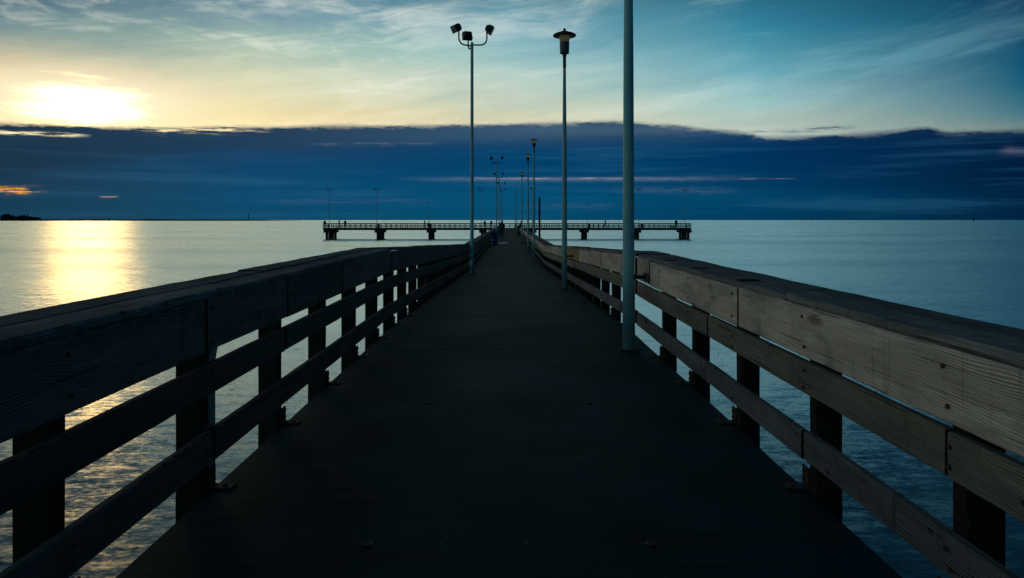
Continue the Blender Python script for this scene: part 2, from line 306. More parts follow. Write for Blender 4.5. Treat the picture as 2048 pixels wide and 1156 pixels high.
def water_material():
    m, g, p = new_mat('sea_water'); geo = g.n('ShaderNodeNewGeometry').outputs['Position']; x, y, z = g.sep(geo)
    def layer(s, sx, sy, amp, det, seed):
        n = g.noise(g.xyz(g.m('MULTIPLY', x, sx*s), g.m('MULTIPLY', y, sy*s), seed), 1.0, det, .55, .3, color=True)
        return g.v('SCALE', g.v('SUBTRACT', n, (.5, .5, .5)), amp)
    s = g.v('ADD', g.v('ADD', layer(.16, .6, 1.3, .10, 2.0, 1.0), layer(1.1, .45, 1.4, .30, 3.0, 5.0)), g.v('ADD', layer(4.0, .5, 1.3, .55, 3.0, 9.0), layer(15.0, .6, 1.2, .45, 2.0, 19.0)))
    s = g.v('MULTIPLY', s, (1.0, 1.0, 1.0))
    sx_, sy_, sz_ = g.sep(s)
    # broad slicks and ruffled patches
    pt = g.noise(g.xyz(g.m('MULTIPLY', x, .010), g.m('MULTIPLY', y, .030), 2.0), 1.0, 4.0, .55)
    k = g.rng(pt, .35, .65, .55, 1.15)
    nrm = g.v('NORMALIZE', g.xyz(g.m('MULTIPLY', sx_, k), g.m('MULTIPLY', sy_, k), 1.0))
    gl = g.n('ShaderNodeBsdfGlossy', distribution='BECKMANN'); gl.inputs['Color'].default_value = (.86, .95, .93, 1)
    g.put(gl.inputs['Roughness'], g.rng(pt, .35, .65, .26, .34)); g.nt.links.new(nrm, gl.inputs['Normal'])
    fr = g.n('ShaderNodeFresnel'); fr.inputs['IOR'].default_value = 1.333
    fac = g.m('ADD', .03, g.m('MULTIPLY', g.m('POWER', g.rng(fr.outputs[0], .03, .45, 0, 1, False), 1.12), .97), clamp=True)
    p.inputs['Base Color'].default_value = (.001, .10, .17, 1); p.inputs['Roughness'].default_value = .6; p.inputs['Specular IOR Level'].default_value = .0
    mx = g.n('ShaderNodeMixShader'); g.put(mx.inputs[0], fac); g.nt.links.new(p.outputs[0], mx.inputs[1]); g.nt.links.new(gl.outputs[0], mx.inputs[2])
    out = [n for n in g.nt.nodes if n.type == 'OUTPUT_MATERIAL'][0]; g.nt.links.new(mx.outputs[0], out.inputs[0])
    return m
WATER = water_material()

# ------------------------------------------------------------------ mesh helpers
def link(name, bm, mat, parent=None, smooth=False, mesh=None):
    if mesh is None:
        mesh = bpy.data.meshes.new(name)
        bmesh.ops.recalc_face_normals(bm, faces=bm.faces); bm.to_mesh(mesh); bm.free()
        if smooth:
            for f in mesh.polygons: f.use_smooth = True
        mesh.materials.append(mat)
    o = bpy.data.objects.new(name, mesh); C.objects.link(o)
    if parent: o.parent = parent
    return o
def thing(name, label, cat, loc=(0,0,0), rz=0, group=None):
    o = bpy.data.objects.new(name, None); C.objects.link(o); o.location = loc; o.rotation_euler = (0, 0, rz)
    o['label'] = label; o['category'] = cat
    if group: o['group'] = group
    return o
def box(bm, x0, x1, y0, y1, z0, z1, bev=0.0, M=None):
    r = bmesh.ops.create_cube(bm, size=1.0); vs = r['verts']
    for v in vs:
        v.co = Vector(((x0+x1)/2+v.co.x*(x1-x0), (y0+y1)/2+v.co.y*(y1-y0), (z0+z1)/2+v.co.z*(z1-z0)))
    if bev:
        es = list({e for v in vs for e in v.link_edges})
        rr = bmesh.ops.bevel(bm, geom=es, offset=bev, segments=2, affect='EDGES'); vs = [v for v in rr['verts']]
    if M is not None:
        for v in {v for v in vs if v.is_valid}: v.co = M @ v.co
def lathe(bm, prof, seg=24, M=None, cap=True):
    rings = []
    for r, z in prof:
        ring = []
        for i in range(seg):
            a = 2*math.pi*i/seg; co = Vector((r*math.cos(a), r*math.sin(a), z)); ring.append(bm.verts.new(M @ co if M else co))
        rings.append(ring)
    for a, b in zip(rings, rings[1:]):
        for i in range(seg): bm.faces.new((a[i], a[(i+1)%seg], b[(i+1)%seg], b[i]))
    if cap: bm.faces.new(rings[0][::-1]); bm.faces.new(rings[-1])
def tube(bm, pts, rad, seg=10):
    pts = [Vector(p) for p in pts]; rings = []; prev = None
    for i, p in enumerate(pts):
        t = (pts[min(i+1, len(pts)-1)]-pts[max(i-1, 0)]).normalized()
        ref = prev if prev is not None else (Vector((1,0,0)) if abs(t.x) < .9 else Vector((0,1,0)))
        u = (ref - t*ref.dot(t)).normalized(); w = t.cross(u); prev = u
        r = rad[i] if isinstance(rad, (list, tuple)) else rad
        rings.append([bm.verts.new(p+(u*math.cos(2*math.pi*k/seg)+w*math.sin(2*math.pi*k/seg))*r) for k in range(seg)])
    for a, b in zip(rings, rings[1:]):
        for k in range(seg): bm.faces.new((a[k], a[(k+1)%seg], b[(k+1)%seg], b[k]))
    bm.faces.new(rings[0][::-1]); bm.faces.new(rings[-1])
def beam(bm, x0, x1, y0, y1, zb, zt, zf, step=.22, bev=.006, wob=.0025, skew=0.0, seed=0):
    """board along Y with worn edges; zf(y) is the deck level it follows; skew slants both cut ends"""
    n = max(1, int((y1-y0)/step)); rings = []
    for i in range(n+1):
        y = y0+(y1-y0)*i/n; ring = []; b = bev
        for (px, pz) in ((x0+b, zb), (x1-b, zb), (x1, zb+b), (x1, zt-b), (x1-b, zt), (x0+b, zt), (x0, zt-b), (x0, zb+b)):
            yy = y + skew*(px-x0)/(x1-x0)
            q = Vector((px*3+seed, yy*2.6, pz*3))
            w = Vector((mnoise.noise(q), 0, mnoise.noise(q+Vector((9, 4, 2)))))*wob
            if 0 < i < n and mnoise.noise(Vector((px*9, yy*7+seed, pz*9))) > .42: w *= 2.6
            ring.append(bm.verts.new((px+w.x, yy, pz+zf(yy)+w.z)))
        rings.append(ring)
    for a, c in zip(rings, rings[1:]):
        for k in range(8): bm.faces.new((a[k], a[(k+1)%8], c[(k+1)%8], c[k]))
    bm.faces.new(rings[0][::-1]).material_index = 1; bm.faces.new(rings[-1]).material_index = 1

# ------------------------------------------------------------------ levels
Y1, Y2, SL = 8.9, 29.5, .0293
DROP = (Y2-Y1)*SL
def lv(y): return 0.0 if y < Y1 else (-(y-Y1)*SL if y < Y2 else -DROP)
SEA = -3.17
W = 1.432                 # half width of the deck
XF = 1.392                # inner face of the rail boards
XO = 1.775                # outer edge of the cap
TY0, TY1 = 178.0, 185.0   # the cross pier at the far end
TX0, TX1 = -44.2, 43.3

# ------------------------------------------------------------------ the sea and far shore
bm = bmesh.new()
xs = [-30000, -4000, -800, -200, -60, 0, 60, 200, 800, 4000, 30000]; ys = [-3000, -200, -20, 40, 120, 300, 900, 3000, 10000, 45000]
gv = [[bm.verts.new((x, y, SEA)) for x in xs] for y in ys]
for j in range(len(ys)-1):
    for i in range(len(xs)-1): bm.faces.new((gv[j][i], gv[j][i+1], gv[j+1][i+1], gv[j+1][i]))
o = link('water', bm, WATER); o['kind'] = 'structure'
if o.data.polygons[0].normal.z < 0: o.data.flip_normals()
assert o.data.polygons[0].normal.z > 0

SHORE = plain('far_shore_land', (.010, .022, .030), .95, 0, .3, .02)
bm = bmesh.new(); FY = 4000.0
N = 260; prev = None
for i in range(N+1):
    x = -5200 + i*(4030.0/N); t = i/N
    h = (7.5+3.0*mnoise.noise(Vector((x*.006, 0, 0)))+1.6*mnoise.noise(Vector((x*.045, 3, 0))))*min(1, (1-t)*7+.12)*(1.0 if t > .2 else 1.2)
    h = max(.6, h)+.6
    row = [bm.verts.new((x, FY+a, SEA+b)) for a, b in ((0, -.5), (12, h*.35), (40, h*.9), (70, h), (220, h*.8), (300, -.5))]
    if prev:
        for k in range(5): bm.faces.new((prev[k], row[k], row[k+1], prev[k+1]))
    prev = row
o = link('shore', bm, SHORE); o['kind'] = 'structure'
FAR_D = plain('far_structure_grey', (.012, .02, .028), .9, 0, .3, .05)
def at(px, y): return (px-VX)*y/FPX
def far_building(label, x0, x1, top, extra):
    t = thing('industrial_building', label, 'building', (at((x0+x1)/2, FY+60), FY+60, SEA+3), 0, 'industrial buildings on the far shore')
    k = FY/FPX; w = (x1-x0)*k; h = (HY-top)*k+4.4-3
    bm = bmesh.new(); box(bm, -w/2, w/2, -22, 22, -4, h*.82, 1.0); link('wall', bm, FAR_D, t)
    bm = bmesh.new(); box(bm, -w*.3, w*.15, -14, 14, h*.82, h, .6); link('roof', bm, FAR_D, t)
    for (a, b, c) in extra:
        bm = bmesh.new(); lathe(bm, [(c*k*.5, 0), (c*k*.42, (HY-b)*k)], 12, Matrix.Translation((at(a, FY+34)-t.location.x, -26, 0))); link('stack', bm, FAR_D, t)
far_building('square dark block furthest left on the far shoreline', 6, 24, 428, [(10, 427, 1.4), (17, 426.5, 1.2)])
far_building('jagged dark block with tall stack, middle one on far shore', 34, 60, 431, [(55, 425.5, 1.6), (44, 428.5, 2.5), (38, 430, 2), (49, 428, 1.6)])
far_building('low dark block to the right of the stacks on far shore', 63, 77, 434, [(66, 433, 1.5)])
bm = bmesh.new(); hh = 38
for sx, sy in ((-1,-1),(1,-1),(1,1),(-1,1)): tube(bm, [(sx*3, sy*3, 0), (sx*.6, sy*.6, hh)], .5, 6)
for i in range(6):
    z = hh*i/6; r = 3-2.4*i/6; r2 = 3-2.4*(i+1)/6
    for (a, b) in ((-1, 1), (1, -1)): tube(bm, [(a*r, -r, z), (b*r2, -r2, z+hh/6)], .35, 5)
o = link('lattice_mast', bm, FAR_D); o.location = (at(497, FY+40), FY+40, SEA+2)
o['label'] = 'faint thin lattice mast rising from the far shoreline'; o['category'] = 'mast'
bm = bmesh.new(); lathe(bm, [(4, -2), (3.4, 6), (1.2, 7), (1.0, 17), (2.2, 17.2), (2.2, 20), (.3, 22)], 12)
o = link('channel_marker', bm, FAR_D); o.location = (at(1772/2048*748+1300, 3600), 3600, SEA)
o['label'] = 'tiny dark channel marker on the horizon at far right'; o['category'] = 'marker'

# ------------------------------------------------------------------ the pier
pier = thing('pier', 'long concrete pier walkway running straight out over the water', 'pier')
joints = [-10.2, -1.36, 7.44] + [16.24+8.8*i for i in range(19)]
joints = [j for j in joints if j < TY0-3] + [TY0-.02]
for a, b in zip(joints, joints[1:]):
    bm = bmesh.new(); rings = []; g0 = .008
    yy = [a+g0] + [k for k in (Y1, Y2) if a < k < b] + [b-g0]
    n = []
    for i in range(len(yy)-1):
        m_ = max(1, int((yy[i+1]-yy[i])/.35)) if a < 40 else 2
        n += [yy[i]+(yy[i+1]-yy[i])*q/m_ for q in range(m_)]
    n.append(yy[-1])
    for y in n:
        e1 = .006*mnoise.noise(Vector((y*4, 1, 0))); e2 = .006*mnoise.noise(Vector((y*4, 7, 0)))
        z = lv(y); s0 = 0 if a < y < b else 0
        rings.append([bm.verts.new(q) for q in ((-W+.03, y, z-.30), (-W+e1, y, z-.26), (-W+e1, y, z-.012), (-W+.012+e1, y, z), (0, y, z+.004), (W-.012+e2, y, z), (W+e2, y, z-.012), (W+e2, y, z-.26), (W-.03, y, z-.30))])
    for p_, q_ in zip(rings, rings[1:]):
        for k in range(9): bm.faces.new((p_[k], p_[(k+1) % 9], q_[(k+1) % 9], q_[k]))
    bm.faces.new(rings[0][::-1]); bm.faces.new(rings[-1])
    link('deck_slab', bm, CONC, pier)
for j in joints[:-1]:
    bm = bmesh.new(); box(bm, -1.62, 1.62, j-.35, j+.35, lv(j)-.92, lv(j)-.305, .03); link('pile_cap', bm, CONC_D, pier)
    for sx in (-1, 1):
        bm = bmesh.new(); box(bm, sx*1.0-.2, sx*1.0+.2, j-.2, j+.2, SEA-1.5, lv(j)-.90, .04); link('pile', bm, CONC_D, pier)
INS = plain('galvanised_insert', (.05, .06, .065), .5, .5, .3, 30)
for y in [2.97, 5.27, 9.9, 12.2]:
    for sx in (-1, 1):
        bm = bmesh.new(); lathe(bm, [(.022, -.004), (.022, .007), (.016, .009), (.014, .006)], 20, Matrix.Translation((sx*.562, y, lv(y)+.002)))
        link('deck_insert', bm, INS, pier)

# ------------------------------------------------------------------ railings
mcache = {}
def cached(key, fn):
    if key not in mcache: mcache[key] = fn()
    return mcache[key]
def post_bm(near):
    bm = bmesh.new()
    if near:
        n = 9; rings = []
        for i in range(n+1):
            z = -.55+1.47*i/n
            ring = []
            for (px, py) in ((0, .006), (.006, 0), (.115, 0), (.121, .006), (.121, .079), (.115, .085), (.006, .085), (0, .079)):
                q = Vector((px*6, py*6, z*3)); w = .0022
                ring.append(bm.verts.new((px+w*mnoise.noise(q), py+w*mnoise.noise(q+Vector((5,5,5))), z)))
            rings.append(ring)
        for a, b in zip(rings, rings[1:]):
            for k in range(8): bm.faces.new((a[k], a[(k+1)%8], b[(k+1)%8], b[k]))
        bm.faces.new(rings[0][::-1]); bm.faces.new(rings[-1])
    else: box(bm, 0, .121, 0, .085, -.5, .92)
    return bm
def plate_bm():
    bm = bmesh.new()
    box(bm, -.105, .0, .087, .165, 0, .008, .002)           # foot lying on the deck
    box(bm, -.004, .006, .087, .165, -.16, .10, .002)
    box(bm, -.004, .10, .085, .093, -.05, .10, .002)
    for (x, z) in ((.03, .07), (.075, .02), (.03, -.02)):
        lathe(bm, [(.009, 0), (.009, .006), (.005, .009)], 8, Matrix.Translation((x, .093, z)) @ Matrix.Rotation(R(-90), 4, 'X'))
    lathe(bm, [(.011, .007), (.011, .015), (.006, .018)], 8, Matrix.Translation((-.065, .125, 0)))
    for z in (.035, .075): lathe(bm, [(.008, 0), (.008, .007), (.005, .009)], 8, Matrix.Translation((-.004, .14, z)) @ Matrix.Rotation(R(-90), 4, 'Y'))
    return bm
def railing(side, y0, y1, ypost0, label, prof, mats, joints_, group):
    """side +1 right, -1 left. prof: heights above deck (cap top, top board bottom, mid top, mid bottom, low top, low bottom)"""
    t = thing('railing', label, 'railing', (0, 0, 0), 0, group)
    capt, tb, mt, mb, lt, lb = prof; tag = (side,)
    ks = [k for k in range(-6, 200) if y0-.01 <= ypost0+1.152*k < y1-.05]
    stuffbm = None
    for c, k in enumerate(ks):
        y = ypost0+1.152*k; near = y < 30
        if c < 100:
            key = ('post', near, side)
            def mk():
                bm = post_bm(near)
                if side < 0:
                    for v in bm.verts: v.co.x *= -1
                p = link('post', bm, W_POST); me = p.data; bpy.data.objects.remove(p); return me
            p = link('post', None, None, t, mesh=cached(key, mk)); p.location = (side*W+side*.003, y, lv(y))
            if y < 70:
                def mk2():
                    bm = plate_bm()
                    if side < 0:
                        for v in bm.verts: v.co.x *= -1
                    p2 = link('base_plate', bm, RUST); me = p2.data; bpy.data.objects.remove(p2); return me
                link('base_plate', None, None, p, mesh=cached(('plate', side), mk2))
            if y < 11.5 and y > 1:
                def mk3():
                    b3 = bmesh.new(); lathe(b3, [(.0085, -.002), (.0085, .003), (.005, .005)], 8, Matrix.Rotation(R(-90*side), 4, 'Y'))
                    p3 = link('nail', b3, RUST); me = p3.data; bpy.data.objects.remove(p3); return me
                for zz in (tb+.05, capt-.09, (mt+mb)/2+.035, (mt+mb)/2-.035, (lt+lb)/2+.03, (lt+lb)/2-.03):
                    nl = link('nail', None, None, p, mesh=cached(('nail', side), mk3))
                    nl.location = (side*(XF-.004)-side*(W+.003), .03+random.uniform(-.015, .03), zz+random.uniform(-.01, .01))
        else:
            if stuffbm is None: stuffbm = bmesh.new()
            box(stuffbm, min(side*(W+.003), side*(W+.124)), max(side*(W+.003), side*(W+.124)), y, y+.085, lv(y)-.5, lv(y)+.92)
    if stuffbm:
        p = link('distant_posts', stuffbm, W_POST, t); p['kind'] = 'stuff'
    def run(name, xa, xb, zb, zt, js, mat, bev=.006, wob=.0022, skew=0, gap=.004, alt=None):
        js = [y0]+[j for j in js if y0+.2 < j < y1-.2]+[y1]
        for i in range(len(js)-1):
            a, b = js[i]+gap/2, js[i+1]-gap/2
            rnd = random.Random(int(js[i]*100)+side*7+int(zb*100))
            cq = 1.8 if name == 'cap_board' else 1.0; ox = rnd.uniform(-.004, .004)*cq; oz = rnd.uniform(-.004, .004)*cq
            if name == 'top_board': ox = 0.0
            bm = bmesh.new(); far = a > 31
            x0_, x1_ = sorted((side*xa+ox, side*xb+ox))
            beam(bm, x0_, x1_, a, b, zb+oz, zt+oz, lv, (1.2 if far else .16), bev, wob if not far else .004, skew if 0 < i else 0, seed=i*3.1)
            mm = mat
            if alt and alt[0] <= js[i] < alt[1]: mm = alt[2]
            o = link(name, bm, mm, t); o.data.materials.append(W_END)
            if mm is not mat: o['label'] = 'newer yellowish board'
    every = [y0+1.2+3.456*i for i in range(60)]
    run('top_board', XF, XF+.038, tb, capt-.040, joints_.get('top', every), mats[0], gap=.034, alt=joints_.get('alt'))
    run('cap_board', XF+.006, XF+.190, capt-.038, capt, joints_.get('cap', every), mats[3], .010, .005, skew=.06*side, gap=.010)
    run('cap_board', XF+.194, XO, capt-.040, capt-.004, joints_.get('cap2', joints_.get('cap', every)), mats[3], .010, .005, skew=.03*side, gap=.010)
    run('middle_rail', XF, XF+.038, mb, mt, joints_.get('mid', every), mats[1], gap=.018)
    run('lower_rail', XF, XF+.038, lb, lt, joints_.get('low', every), mats[2], gap=.018)
    return t
def hgt(r): return EYE-r*XF
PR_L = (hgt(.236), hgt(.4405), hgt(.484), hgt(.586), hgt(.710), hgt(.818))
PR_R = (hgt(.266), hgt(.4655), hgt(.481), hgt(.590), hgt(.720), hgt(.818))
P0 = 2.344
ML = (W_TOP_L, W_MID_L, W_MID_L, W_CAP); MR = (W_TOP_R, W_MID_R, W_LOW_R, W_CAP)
GR = 'wooden railings along the pier walkway'
rl = railing(-1, -3.4, Y1, P0, 'near left railing of shaded boards on the level walkway', PR_L, ML, {'top': [-.5, 3.45, 4.72, 6.28], 'cap': [.2, 3.9, 6.9], 'cap2': [1.6, 4.9], 'mid': [1.2, 4.69], 'low': [3.54, 7.9]}, GR)
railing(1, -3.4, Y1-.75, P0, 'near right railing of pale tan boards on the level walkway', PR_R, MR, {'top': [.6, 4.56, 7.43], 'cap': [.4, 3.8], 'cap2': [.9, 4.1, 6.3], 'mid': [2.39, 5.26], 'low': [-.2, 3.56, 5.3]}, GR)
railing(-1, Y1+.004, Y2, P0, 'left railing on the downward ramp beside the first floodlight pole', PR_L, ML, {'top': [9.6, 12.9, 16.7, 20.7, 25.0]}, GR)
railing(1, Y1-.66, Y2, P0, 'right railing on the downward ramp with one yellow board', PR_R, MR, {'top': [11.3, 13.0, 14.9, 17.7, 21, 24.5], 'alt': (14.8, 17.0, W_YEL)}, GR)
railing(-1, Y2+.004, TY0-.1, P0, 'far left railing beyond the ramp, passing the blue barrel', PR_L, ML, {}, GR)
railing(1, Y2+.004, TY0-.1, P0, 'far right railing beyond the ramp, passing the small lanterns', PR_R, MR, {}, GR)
# galvanised strap with a flared top behind the second left post
bm = bmesh.new()
yk = P0+1.152+.087
pts = [(yk, -.3), (yk+.085, -.3), (yk+.085, .60), (yk+.15, .74), (yk+.06, .74), (yk, .62)]
va = [bm.verts.new((-W-.004, y, z)) for y, z in pts]; vb = [bm.verts.new((-W-.022, y, z)) for y, z in pts]
bm.faces.new(va); bm.faces.new(vb[::-1])
for i in range(6): bm.faces.new((va[i], vb[i], vb[(i+1) % 6], va[(i+1) % 6]))
link('metal_strap', bm, plain('galvanised_strap', (.30, .36, .38), .45, .2, .3, 12), rl)

# puddle beyond the barrel
bm = bmesh.new(); pv = []
for i in range(28):
    a = 2*math.pi*i/28; r = 1+.25*mnoise.noise(Vector((math.cos(a)*2, math.sin(a)*2, 4)))
    pv.append(bm.verts.new((-.52+.42*r*math.cos(a), 61.8+1.1*r*math.sin(a), -DROP+.010)))
bm.faces.new(pv)
m, g, p = new_mat('standing_rain_water'); p.inputs['Base Color'].default_value = (.02, .022, .024, 1); p.inputs['Roughness'].default_value = .12
t_ = g.n('ShaderNodeTexCoord').outputs['Object']; bump(g, p, g.noise(t_, 9.0, 2.0, .5), 1.0, .03)
o = link('puddle', bm, m); o['kind'] = 'structure'

# ------------------------------------------------------------------ lamps
m, g, p = new_mat('frosted_lantern_glass'); p.inputs['Base Color'].default_value = (.5, .5, .4, 1); p.inputs['Roughness'].default_value = .3
tr = g.n('ShaderNodeBsdfTranslucent'); tr.inputs['Color'].default_value = (.95, .90, .62, 1); mx = g.n('ShaderNodeMixShader'); mx.inputs[0].default_value = .88
g.nt.links.new(p.outputs[0], mx.inputs[1]); g.nt.links.new(tr.outputs[0], mx.inputs[2]); g.nt.links.new(mx.outputs[0], [n for n in g.nt.nodes if n.type == 'OUTPUT_MATERIAL'][0].inputs[0])
GLASS = m
m, g, p = new_mat('floodlight_lens'); p.inputs['Base Color'].default_value = (.05, .055, .06, 1); p.inputs['Roughness'].default_value = .15
LENS = m
m, g, p = new_mat('dim_lit_bulb'); p.inputs['Base Color'].default_value = (.8, .7, .5, 1); p.inputs['Emission Color'].default_value = (1, .90, .66, 1); p.inputs['Emission Strength'].default_value = .4
BULB = m
def pole_foot(t, r, clamp_z=None, side=1):
    bm = bmesh.new(); box(bm, -.095, .095, -.095, .095, 0, .012, .003)
    for a in (-1, 1):
        for b in (-1, 1): lathe(bm, [(.009, .012), (.009, .026), (.006, .028)], 6, Matrix.Translation((a*.075, b*.075, 0)))
    link('base_plate', bm, RUST, t)
    if clamp_z:
        bm = bmesh.new(); box(bm, min(side*.02, side*.185), max(side*.02, side*.185), .035, .075, clamp_z-.02, clamp_z+.02, .004)
        box(bm, min(side*.035, side*.075), max(side*.035, side*.075), -.03, .06, clamp_z-.03, clamp_z+.03, .004)
        box(bm, side*.17-.01, side*.17+.01, -.02, .13, clamp_z-.045, clamp_z+.045, .004)
        link('rail_clamp', bm, BLACK, t)
def lantern_lamp(x, y, z, label, total, kind, group='lantern lamps on the right of the walkway', clamp=True):
    t = thing('lantern_lamp_post', label, 'lamp post', (x, y, z), 0, group)
    ph = total-.86 if kind == 1 else total-.62
    bm = bmesh.new(); lathe(bm, [(.0585, 0), (.0575, 1.0), (.050, ph*.6), (.031, ph), ], 24); link('pole', bm, POLE, t, True)
    pole_foot(t, .057, .72 if clamp else None, 1)
    T = Matrix.Translation((0, 0, ph))
    bm = bmesh.new(); lathe(bm, [(.034, -.02), (.036, -.02), (.036, .22), (.044, .225), (.046, .29), (.04, .295)], 24, T); link('collar', bm, BLACK, t)
    if kind == 1:
        bm = bmesh.new(); lathe(bm, [(.05, .28), (.094, .285), (.100, .30), (.107, .52), (.104, .535)], 28, T); link('lamp_body', bm, DPAINT, t, True)
        bm = bmesh.new(); lathe(bm, [(.098, .536), (.104, .54), (.126, .668), (.118, .672)], 28, T, cap=False); gl_ = link('lamp_glass', bm, GLASS, t, True)
        bm = bmesh.new(); lathe(bm, [(.004, .54), (.02, .545), (.03, .565), (.02, .60), (.004, .605)], 12, T); link('bulb', bm, BULB, gl_, True)
        bm = bmesh.new(); lathe(bm, [(.10, .672), (.20, .660), (.243, .664), (.254, .682), (.250, .700), (.20, .728), (.11, .748), (.10, .762), (.08, .772), (.028, .776), (.028, .83), (.022, .838)], 36, T); link('lamp_hat', bm, BLACK, t, True)
    else:
        bm = bmesh.new(); lathe(bm, [(.05, .26), (.070, .27), (.088, .40), (.092, .42)], 28, T); link('lamp_body', bm, BLACK, t, True)
        bm = bmesh.new(); lathe(bm, [(.085, .421), (.092, .424), (.135, .565), (.128, .57)], 28, T, cap=False); gl_ = link('lamp_glass', bm, GLASS, t, True)
        bm = bmesh.new(); lathe(bm, [(.004, .43), (.02, .44), (.032, .47), (.02, .50), (.004, .51)], 12, T); link('bulb', bm, BULB, gl_, True)
        bm = bmesh.new(); lathe(bm, [(.120, .571), (.150, .575), (.152, .595), (.14, .610), (.05, .62)], 28, T); link('lamp_hat', bm, BLACK, t, True)
    return t
def flood_lamp(x, y, z, label, ph, group, azs=(0, 230, 112), clamp=True, rz=0, s=1.0):
    t = thing('floodlight_pole', label, 'floodlight', (x, y, z), rz, group)
    bm = bmesh.new(); lathe(bm, [(.075, 0), (.072, .35), (.062, .40), (.052, ph*.6), (.046, ph-.01), (.044, ph+.01)], 24); link('pole', bm, POLE, t, True)
    pole_foot(t, .066, .72 if clamp else None, -1)
    for i, a in enumerate(azs):
        ca, sa = math.cos(R(a)), math.sin(R(a)); lo = ph-.075-(.03*i)
        pts = [(0, 0)]+[(.28*s*q, 0) for q in (.3, .7, 1)]+[(.28*s+.20*s*math.sin(R(b)), .20*s*(1-math.cos(R(b)))) for b in (15, 30, 45, 60, 75, 90)]+[(.48*s, .42*s)]
        bm = bmesh.new(); tube(bm, [(r_*ca, r_*sa, lo+h) for r_, h in pts], .024*s, 10)
        arm = link('arm', bm, BLACK, t, True)
        # shoebox head facing outward and tilted down
        base = Matrix.Translation((.48*s*ca, .48*s*sa, lo+.42*s)) @ Matrix.Rotation(R(a), 4, 'Z') @ Matrix.Rotation(R(28), 4, 'Y') @ Matrix.Scale(s, 4)
        bm = bmesh.new(); rings = []
        for (xx, hw, hh) in ((-.10, .085, .055), (-.09, .10, .07), (.0, .155, .115), (.02, .162, .122), (.15, .162, .122), (.155, .155, .115)):
            rings.append([bm.verts.new(base @ Vector((xx, sy*hw, .11+sz*hh))) for sy, sz in ((-1,-1),(1,-1),(1,1),(-1,1))])
        for p_, q_ in zip(rings, rings[1:]):
            for k in range(4): bm.faces.new((p_[k], p_[(k+1)%4], q_[(k+1)%4], q_[k]))
        bm.faces.new(rings[0][::-1]); bm.faces.new(rings[-1])
        lathe(bm, [(.028, -.02), (.03, .04), (.024, .06)], 10, base)
        hd = link('lamp_head', bm, BLACK, t)
        bm = bmesh.new(); box(bm, .153, .161, -.14, .14, .01, .21, .002, base); link('lens', bm, LENS, hd)
    return t
LX = 1.195
DPAINT = plain('dark_teal_lamp_paint', (.05, .10, .13), .5, 0, .15, 8)
for (px, y, tot, kind, lab) in [
    (1257, 7.44, 5.6, 1, 'thick near lamp pole on the right, its top out of view'),
    (1129, 16.4, 5.72, 1, 'tall lantern lamp with wide flat hat beside right ramp railing'),
    (1068, 36, 5.78, 2, 'small lantern lamp just past the ramp, third pole on right'),
    (1056, 45, 5.85, 2, 'small lantern lamp, fourth pole on the right of the walkway'),
    (1044, 61.6, 5.80, 2, 'small lantern lamp, fifth pole on the right of the walkway'),
    (1033.5, 96, 5.80, 2, 'tiny lantern lamp far out, sixth pole on the right'),
    (1029.8, 115, 5.80, 2, 'tiny lantern lamp far out, seventh pole on the right, nearest the cross pier')]:
    x = (px-VX)*y/FPX
    lantern_lamp(x, y, lv(y), lab, tot, kind)
for (px, y, lab) in [(944, 24.2, 'tall three headed floodlight pole beside the left ramp railing'),
    (993, 71, 'second floodlight pole on the left, just beyond the blue barrel'),
    (998.2, 95, 'third floodlight pole on the left of the walkway'),
    (1002.6, 119, 'fourth floodlight pole on the left of the walkway'),
    (1005.5, 142, 'fifth and farthest floodlight pole on the left of the walkway')]:
    x = (px-VX)*y/FPX
    flood_lamp(x, y, lv(y), lab, 7.46 if y < 30 else 7.4, 'floodlight poles on the left of the walkway', azs=(0, 212, 108) if y < 30 else (10, 190, 165), s=1.0 if y < 30 else .95)

# ------------------------------------------------------------------ cross pier
tz = -DROP
cp = thing('cross_pier', 'dark cross pier at the end, spanning the walkway on squat piles', 'pier', (0, 0, 0))
DARKC = plain('cross_pier_concrete', (.04, .04, .04), .9, 0, .4, 1.5, .4)
bm = bmesh.new(); box(bm, TX0, TX1, TY0, TY1, tz-.30, tz, .02); link('deck_slab', bm, CONC, cp)
bm = bmesh.new(); box(bm, TX0+.1, TX1-.1, TY0+.15, TY0+.55, tz-.52, tz-.302); link('edge_beam', bm, DARKC, cp)
bm = bmesh.new(); box(bm, TX0+.1, TX1-.1, TY1-.55, TY1-.15, tz-.52, tz-.302); link('edge_beam', bm, DARKC, cp)
for i, px in enumerate((655.5, 756, 860, 965, 1066, 1171, 1275.5, 1375)):
    x = at(px, TY0); end = i in (0, 7); w = 1.0 if end else .82
    bm = bmesh.new(); box(bm, x-w, x+w, TY0-.2, TY1+.2, tz-1.12, tz-.525, .04); link('pile_cap', bm, DARKC, cp)
    for yy in (TY0+.7, (TY0+TY1)/2, TY1-.7):
        for dx_ in ((-.36, .36) if end else (-.2, .2)):
            hw = .27 if end else .24
            bm = bmesh.new(); box(bm, x+dx_-hw, x+dx_+hw, yy-.25+dx_*.2, yy+.25+dx_*.2, SEA-1.5, tz-1.1, .05); link('pile', bm, DARKC, cp)
